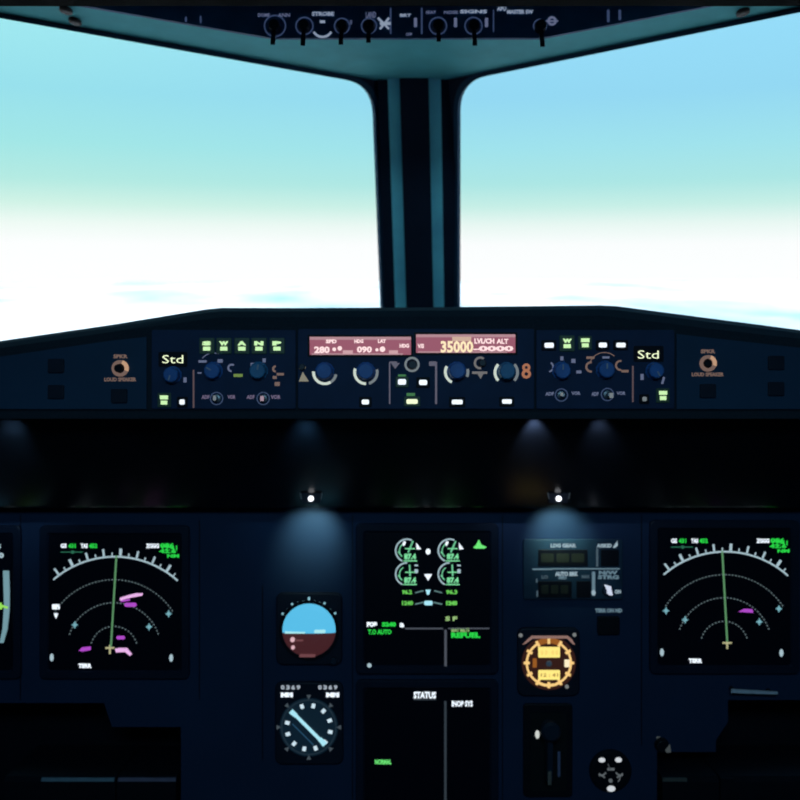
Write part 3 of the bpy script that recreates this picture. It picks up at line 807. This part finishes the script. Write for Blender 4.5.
f = round_case('radio_compass', 'round dial with ring of white marks and long diagonal pale blue needle', 309.5, 722, 34, 41)
r = f.root
cx, cy = 309.3, 725.5
k = f.b().arc(cx, cy, 0.01, 29, 0, 360, -.0066, -.006, n=48).out('dial', DIALT, r)
g = f.b()
for i in range(12):
    a = 12 + 30 * i
    if i in (3 + 1, 10): pass
    t = math.radians(a)
    g.line(cx + 19.6 * math.sin(t), cy - 19.6 * math.cos(t), cx + 24 * math.sin(t), cy - 24 * math.cos(t), 3.5, -.0072, -.0066)
g.out('compass_marks', glow('ice_white_mark', (205, 228, 240)), r)
g = f.b()
for i in range(8):
    t = math.radians(45 * i); x = cx + 30 * math.sin(t); y = cy - 30 * math.cos(t)
    dx, dy = math.sin(t), -math.cos(t)
    g.prism([(x - dx * 2.2, y - dy * 2.2), (x + dx * 2 - dy * 2.2, y + dy * 2 + dx * 2.2), (x + dx * 2 + dy * 2.2, y + dy * 2 - dx * 2.2)], -.0072, -.006)
g.out('outer_index_marks', glow('dim_index', (66, 76, 84)), r)
f.b().arc(cx, cy, 26.5, 27.3, 0, 360, -.007, -.006, n=48).out('dial_rim', glow('rim_line', (34, 48, 58)), r)
f.b().line(294, 711, 323, 740, 3.2, -.0082, -.0074).line(291.5, 709, 297, 714, 5, -.0084, -.0074, 4).line(320, 736.5, 325.5, 742.5, 4.2, -.0084, -.0074, 5.2).out('needle', LCYAN, r)
f.b().line(293, 722, 314, 743, .9, -.0075, -.0066).out('thin_needle', glow('dim_blue_needle', (34, 72, 98)), r)
g = f.b()
for x0 in (281.5, 318.5):
    for i in range(4): g.text('0369'[i], x0 + i * 5.2, 683.5, x0 + 3.8 + i * 5.2, 688, -.0068, .05)
g.out('counter_digits', glow('counter_white', (165, 176, 188)), r)
f.b().text('NM', 281.5, 690.8, 293.5, 695.6, -.0068, .12).text('NM', 326.5, 690.8, 339.5, 695.6, -.0068, .12).out('bright_labels', WHITE, r)

# ================================================================== gear indicator panel
f = Face('gear_indicator_panel', 572, 570, D - .0005, 'grey-lettered landing gear indicator panel below the right downlight', 'control panel')
r = f.root
f.b().rbox(523, 539, 622, 599, 2, -.004, 0, ch=.8).out('face_plate', mat('indicator_plate', (0.012, 0.036, 0.07), .55, .2), r)
for x0, y0, x1, y1 in ((537.5, 549, 587, 565.5), (600, 549, 618, 565.5), (537.5, 580.5, 571, 597), (576, 580.5, 590, 597)):
    b = f.b().rbox(x0, y0, x1, y1, 1.2, -.0052, -.004, ch=.5).out('indicator_window', BLACK, r)
    if x1 - x0 > 30:
        g = f.b()
        for q in range(3):
            xx = x0 + 3 + q * (x1 - x0 - 4) / 3
            g.rbox(xx, y0 + 4, xx + (x1 - x0) / 3 - 4, y1 - 4, .8, -.0058, -.0052)
        g.out('unlit_caption', mat('unlit_caption', (0.02, 0.025, 0.02), .5, .2), b)
GL = glow('panel_label_light', (150, 172, 184)); GLD = glow('panel_line_light', (96, 122, 136)); GLV = glow('panel_dim_text', (66, 84, 96))
f.b().text('LDG GEAR', 550, 543, 575.5, 547, -.0046, .06).text('A/SKID', 596, 543.2, 611, 547, -.0046, .05).prism([(612, 547), (616.5, 540.5), (617, 545), (614, 547.5)], -.0046, -.004).text('AUTO BRK', 554.5, 571, 577.5, 575.5, -.0046, .06).out('label_text', GL, r)
f.b().box(532, 567.9, 552, 569.4, -.0046, -.004).box(552, 567.6, 619, 568.8, -.0046, -.004).text('N/W', 598, 570, 617, 574, -.0046, .06).text('STRG', 597, 574.5, 618, 578.5, -.0046, .06).text('MED', 558, 575.6, 566, 578.6, -.0046, .05).out('label_lines', GLD, r)
f.b().text('LO', 541, 574.5, 547.5, 578, -.0046, .05).text('MAX', 581, 574.3, 589, 577.6, -.0046, .05).box(535.5, 578, 537, 582, -.0046, -.004).box(536, 590, 538, 596, -.0046, -.004).box(546, 592, 548, 596, -.0046, -.004).box(553, 592, 555, 596, -.0046, -.004).box(595.5, 548, 597.5, 566, -.0046, -.004).out('dim_text', GLV, r)
f.b().rbox(591.3, 571, 594.4, 595, 1, -.0048, -.004).out('label_bar', GLD, r)
f.b().disc(592.8, 592, 2.0, -.0052, -.004, 12, 1.4).text('ON', 614, 589, 620, 593, -.0046, .05).out('label_bright', GL, r)
k = f.b().cone(607, 590, [(4.5, -.0075), (5.5, -.004)], 18).out('toggle_switch', DARKKN, r)
f.b().loft([([(604.8, 588), (608.5, 586), (610, 592.5), (608.0, 593)], -.016), ([(602, 582.5), (609, 584.5), (610, 592), (606.8, 593)], -.012), ([(605.2, 586), (609, 586), (609, 592), (605.2, 592)], -.006)]).out('toggle_lever', glow('white_switch_tip', (205, 214, 235)), k)
f2 = Face('terrain_button', 608, 622, D - .0005, 'black square button under the small TERR ON ND lettering', 'button')
f2.b().rbox(597, 616, 619, 634, 2, -.005, 0, ch=.8).out('button_cap', BLACK, f2.root)
f2.b().text('TERR ON ND', 595, 608.3, 622, 612.5, -.0008, .06).out('legend_text', GLD, f2.root)

# ================================================================== amber clock
f = round_case('panel_clock', 'round amber-lit clock with two yellow readouts', 548, 661, 31, 34, 'clock')
r = f.root
cx, cy = 548, 661.5
f.b().arc(cx, cy, .01, 27, 0, 360, -.0066, -.006, n=40).out('dial', AMBERV, r)
g = f.b().arc(cx, cy, 20.8, 23, -150, -32, -.0072, -.0066).arc(cx, cy, 20.8, 23, 32, 150, -.0072, -.0066).arc(cx, cy, 20.8, 23.6, 150, 210, -.0072, -.0066)
for a in list(range(0, 360, 30)):
    t = math.radians(a); g.line(cx + 19 * math.sin(t), cy - 19 * math.cos(t), cx + 25 * math.sin(t), cy - 25 * math.cos(t), 2.6, -.0074, -.0066)
g.out('minute_scale', AMBER, r)
f.b().arc(cx, cy, 19.5, 25, -32, 32, -.0070, -.0066).box(532, 657, 536, 666, -.007, -.0066).out('amber_glow_band', AMBERD, r)
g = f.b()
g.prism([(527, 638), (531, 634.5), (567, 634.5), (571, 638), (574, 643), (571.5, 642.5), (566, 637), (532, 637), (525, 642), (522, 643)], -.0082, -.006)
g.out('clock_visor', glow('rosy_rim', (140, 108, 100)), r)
w = f.b().rbox(537.5, 645.5, 559, 656, 1, -.0076, -.0066).out('upper_readout', YELL, r)
f.b().text('0 0 : 0 0', 540, 648.8, 557, 653, -.008, 0).out('readout_digits', glow('readout_segment', (224, 190, 90)), w)
w = f.b().rbox(537.5, 668.5, 559, 678, 1, -.0076, -.0066).out('lower_readout', YELL, r)
f.b().text('12 : 41', 540, 671.5, 557, 675, -.008, .02).out('readout_digits', glow('readout_segment_dark', (150, 110, 50)), w)
f.b().rbox(563.5, 658, 568.5, 665.5, .8, -.0076, -.0066).out('mode_flag', glow('cream_flag', (255, 238, 200)), r)
f.b().cone(548, 662, [(1.8, -.0095), (3, -.0085), (3, -.0066)], 16).out('centre_button', LEG, r)
g = f.b().prism([(540, 678), (547, 678), (543.5, 682)], -.0074, -.0066).prism([(550, 678), (557, 678), (553.5, 682)], -.0074, -.0066).out('small_notches', AMBERV, r)
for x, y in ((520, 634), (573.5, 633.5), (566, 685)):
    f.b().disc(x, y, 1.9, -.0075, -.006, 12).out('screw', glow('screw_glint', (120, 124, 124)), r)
f.b().text('CHR', 541, 698, 549, 700.5, -.0068, .02).out('legend_text', glow('dim_olive', (60, 60, 44)), r) if False else None

# ================================================================== landing gear lever
f = Face('gear_lever', 547, 748, D - .0005, 'black landing gear lever in its slotted housing under the amber clock', 'lever')
r = f.root
f.b().rbox(523, 703, 572, 796, 4, -.004, 0, ch=1).out('housing', BLACK, r)
f.b().rbox(530, 712, 566, 790, 3, -.0048, -.004).out('slot_plate', mat('slot_plate', (.006, .009, .012), .4, .3), r)
f.b().loft([([(544, 722), (549, 722), (549, 772), (544, 772)], -.03), ([(543, 720), (550, 720), (550, 775), (543, 775)], -.02), ([(543.5, 720), (549.5, 720), (549.5, 775), (543.5, 775)], -.0045)]).out('lever_arm', DARKKN, r)
f.b().cone(546.5, 722, [(7, -.040), (9.5, -.037), (9.5, -.026), (7, -.022)], 28).out('wheel_knob', DARKKN, r)
f.b().disc(536.7, 733, 2.2, -.0056, -.0048, 14, 1.9).out('position_light', glow('dim_white_lamp', (205, 210, 205)), r)
f.b().rbox(544.3, 761, 547.3, 775, 1, -.0306, -.030).out('edge_glint', glow('khaki_line', (46, 46, 40)), r) if False else None
f.b().box(557, 750, 559.5, 775, -.0056, -.0048).out('guide_rail', mat('guide_rail_metal', (.14, .16, .30), .4, .5), r)
f.b().box(544, 762, 547.5, 775, -.0310, -.0298).out('lever_glint', mat('glint_metal', (.14, .13, .12), .5, .5), r)  # paler line painted along the lever edge for its glint

# brake gauge
f = Face('brake_pressure_gauge', 610, 770, D - .0005, 'small triple-pointer gauge with white marks right of the gear lever', 'gauge')
r = f.root
f.b().cone(610, 770, [(18, -.005), (20, -.0045), (21, -.003), (21, 0)], 36).out('case', BLACK, r)
f.b().disc(601, 758.5, 3.4, -.0056, -.005, 16, .7).disc(617.5, 758.3, 3.4, -.0056, -.005, 16, .75).disc(610.2, 787, 4.2, -.0056, -.005, 16, .7).out('bright_marks', glow('gauge_white', (205, 210, 215)), r)
f.b().arc(600, 768, 5, 6.4, 120, 200, -.0056, -.005).arc(620, 768, 5, 6.4, 160, 240, -.0056, -.005).box(606.5, 766.4, 613.5, 768.8, -.0056, -.005).disc(609.7, 779, 2, -.0056, -.005, 12).arc(610, 774, 9, 9.8, 90, 130, -.0056, -.005).line(598, 772, 604, 776, 1.5, -.0056, -.005).line(622, 772, 616, 776, 1.5, -.0056, -.005).out('pressure_scales', glow('gauge_grey', (88, 94, 98)), r)
f.b().line(607, 762, 609, 768, 1, -.0062, -.0055).out('pointer', glow('gauge_pointer', (60, 66, 70)), r)

# small selector left of right footwell
f = Face('dimmer_knob', 662, 745, D - .0005, 'small dark dimmer knob at the corner of the right footwell', 'knob')
f.knob(661, 744, 7, .01, BLACK)
f.b().box(656.5, 736.5, 660, 738.5, -.0008, 0).prism([(663, 747), (667.5, 741.5), (668.5, 749), (664, 749.5)], -.0115, -.009).out('faint_marks', glow('faint_mark_grey', (58, 64, 66)), f.root)  # faint grey marks on and beside the knob

# ================================================================== stowed tables in the footwells
def table(cx, label, spans, trims):
    f = Face('sliding_table', cx, 776, D + .004, label, 'table')
    for (x0, x1), (tx0, tx1, m) in zip(spans, trims):
        k = f.b().loft([([(x0, 778), (x1, 778), (x1, 796), (x0, 796)], -.012), ([(x0, 774), (x1, 774), (x1, 799), (x0, 799)], -.006), ([(x0, 774), (x1, 774), (x1, 799), (x0, 799)], .10)]).out('table_leaf', BLACK, f.root)
        f.b().box(tx0, 774.6, tx1, 777.6, -.0125, -.009).out('edge_trim', m, k)
TR1 = mat('edge_trim_blue_grey', (.16, .26, .34), .5, .4); TR2 = mat('edge_trim_mauve', (.16, .15, .24), .5, .4); TR3 = mat('edge_trim_dark', (.09, .095, .09), .5, .4)
table(112, 'stowed black sliding table with a pale edge in the left footwell', [(8, 118), (119.5, 178)], [(45, 117, TR1), (121, 178, TR2)])
table(725, 'stowed black sliding table with a dim edge in the right footwell', [(660, 716), (717.5, 830)], [(660, 684, TR3), (718, 730, BLACK)])

# added handle below right screen, its pale paint stands for a glint
f = Face('glint_bar', 750, 689, D - .0005, 'thin pale added glint handle below the right navigation display', 'streak')
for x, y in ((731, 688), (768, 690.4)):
    f.b().cone(x, y, [(1.6, -.014), (2.2, 0)], 12).out('glint_bar_post', BLACK, f.root)
f.b().loft([([(728, 685.8), (772, 688.6), (772, 690.4), (728, 688.8)], -.017), ([(727, 685.3), (773, 688.2), (773, 690.8), (727, 689.4)], -.0155), ([(727, 685.3), (773, 688.2), (773, 690.8), (727, 689.4)], -.0135)]).out('glint_bar_front', mat('glint_paint', (.55, .6, .72), .5, .4), f.root)

# ================================================================== clouds far below
def cloud_deck():
    n = 70; vs = []; fs = []
    for j in range(n + 1):
        y = 600 * (60 ** (j / n))
        for i in range(n + 1):
            x = (i / n - .5) * 2 * y * 1.1
            h = 6 * math.sin(x * .011 + 3 * math.sin(y * .003)) * math.sin(y * .004 + 1.3) * (y / 1500) ** .5
            vs.append((x, y, -320 + h))
    for j in range(n):
        for i in range(n):
            a = j * (n + 1) + i; fs.append((a, a + 1, a + n + 2, a + n + 1))
    m = bpy.data.materials.new('cloud_top'); m.use_nodes = True
    nt = m.node_tree; b = nt.nodes['Principled BSDF']; b.inputs['Roughness'].default_value = 1; b.inputs['Specular IOR Level'].default_value = 0
    tc = nt.nodes.new('ShaderNodeTexCoord'); mp = nt.nodes.new('ShaderNodeMapping'); mp.inputs['Scale'].default_value = (.0004, .00013, .001)
    nz = nt.nodes.new('ShaderNodeTexNoise'); nz.inputs['Scale'].default_value = 1.0; nz.inputs['Detail'].default_value = 7; nz.inputs['Roughness'].default_value = .55
    rp = nt.nodes.new('ShaderNodeValToRGB'); rp.color_ramp.elements[0].position = .30; rp.color_ramp.elements[1].position = .50
    rp.color_ramp.elements[0].color = (.30, .52, .56, 1); rp.color_ramp.elements[1].color = (.93, .94, .94, 1)
    nt.links.new(tc.outputs['Object'], mp.inputs[0]); nt.links.new(mp.outputs[0], nz.inputs['Vector']); nt.links.new(nz.outputs['Fac'], rp.inputs[0]); nt.links.new(rp.outputs[0], b.inputs['Base Color'])
    o = mesh_obj('cloud_deck', vs, fs, m)
    for p in o.data.polygons: p.use_smooth = True
    o['kind'] = 'stuff'; o['label'] = 'white layer of hazy clouds far below the horizon outside'; o['category'] = 'clouds'
cloud_deck()

# ================================================================== sky
w = bpy.data.worlds.new('sky'); sc.world = w; w.use_nodes = True
nt = w.node_tree; bg = nt.nodes['Background']
tc = nt.nodes.new('ShaderNodeTexCoord'); sp = nt.nodes.new('ShaderNodeSeparateXYZ')
nt.links.new(tc.outputs['Generated'], sp.inputs[0])
def ramp(stops):
    r = nt.nodes.new('ShaderNodeValToRGB'); cr = r.color_ramp
    while len(cr.elements) < len(stops): cr.elements.new(0.5)
    for e, (p, c) in zip(cr.elements, stops): e.position = p; e.color = (*lin(c), 1)
    return r
def el(py): return math.sin(math.atan((400 - py) / FPX) - PITCH)
mr = nt.nodes.new('ShaderNodeMapRange'); mr.inputs['From Min'].default_value = -0.05; mr.inputs['From Max'].default_value = 0.4
nt.links.new(sp.outputs['Z'], mr.inputs['Value'])
def P_(py): return (el(py) + 0.05) / 0.45
left = [(0.0, (255, 255, 255)), (P_(245), (250, 252, 252)), (P_(226), (236, 248, 242)), (P_(207), (206, 240, 228)), (P_(185), (178, 232, 224)), (P_(150), (160, 228, 228)), (P_(100), (150, 222, 234)), (P_(40), (158, 230, 238)), (1.0, (120, 190, 225))]
right = [(0.0, (255, 255, 255)), (P_(245), (248, 251, 251)), (P_(226), (230, 245, 240)), (P_(207), (196, 236, 228)), (P_(185), (170, 228, 226)), (P_(150), (158, 224, 234)), (P_(100), (146, 214, 240)), (P_(40), (148, 218, 246)), (1.0, (110, 180, 235))]
rl, rr_ = ramp(left), ramp(right)
nt.links.new(mr.outputs[0], rl.inputs[0]); nt.links.new(mr.outputs[0], rr_.inputs[0])
mx = nt.nodes.new('ShaderNodeMapRange'); mx.inputs['From Min'].default_value = -0.35; mx.inputs['From Max'].default_value = 0.1
nt.links.new(sp.outputs['X'], mx.inputs['Value'])
mix_ = nt.nodes.new('ShaderNodeMix'); mix_.data_type = 'RGBA'
nt.links.new(mx.outputs[0], mix_.inputs[0]); nt.links.new(rl.outputs[0], mix_.inputs[6]); nt.links.new(rr_.outputs[0], mix_.inputs[7])
nt.links.new(mix_.outputs[2], bg.inputs['Color']); bg.inputs['Strength'].default_value = 1.09

# ================================================================== lights
def light(name, kind, loc, aim=None, **k):
    l = bpy.data.lights.new(name, kind)
    for a, b in k.items(): setattr(l, a, b)
    o = bpy.data.objects.new(name, l); COL.objects.link(o); o.location = loc
    if aim is not None: o.rotation_euler = (Vector(aim) - Vector(loc)).to_track_quat('-Z', 'Y').to_euler()
    return o
light('sun', 'SUN', (0, 0, 50), (0.2, 0.6, 49), energy=4.6, angle=0.02, color=(1, 0.98, 0.95))
light('unseen_fill_light', 'AREA', (0, -0.35, ceil_at(-0.35) - .06), (0, 0.35, 0.6), energy=5.0, shape='RECTANGLE', size=0.5, size_y=0.2, color=(0.42, 0.78, 1.0))  # unseen bluish fill added to brighten the cockpit interior
for x, e in ((313, .10), (558, .10)):
    light('panel_downlight_lamp', 'SPOT', W(x, 506, 1.148), W(x, 532, 1.2), energy=e * 6.8, spot_size=math.radians(80), spot_blend=1, shadow_soft_size=.006, color=(.72, .95, .68))
for x, e, c, sz in ((306, .6, (.35, .75, 1), .01), (534.5, .8, (.8, .85, 1), .003), (600, .5, (.8, .85, 1), .006), (12, .9, (.5, .75, .9), .01)):  # unseen spots added under the lip to throw glows on the apron
    light('apron_glow_spot', 'SPOT', W(x, 420.5, 1.02), W(x, 450, 1.10), energy=e, spot_size=math.radians(60), spot_blend=1, shadow_soft_size=sz, color=c)

sc.view_settings.view_transform = 'Standard'; sc.view_settings.look = 'None'
sc.view_settings.exposure = 0; sc.view_settings.gamma = 1; sc.view_settings.use_curve_mapping = False
sc.cycles.use_denoising = True
sc.cycles.max_bounces = 8
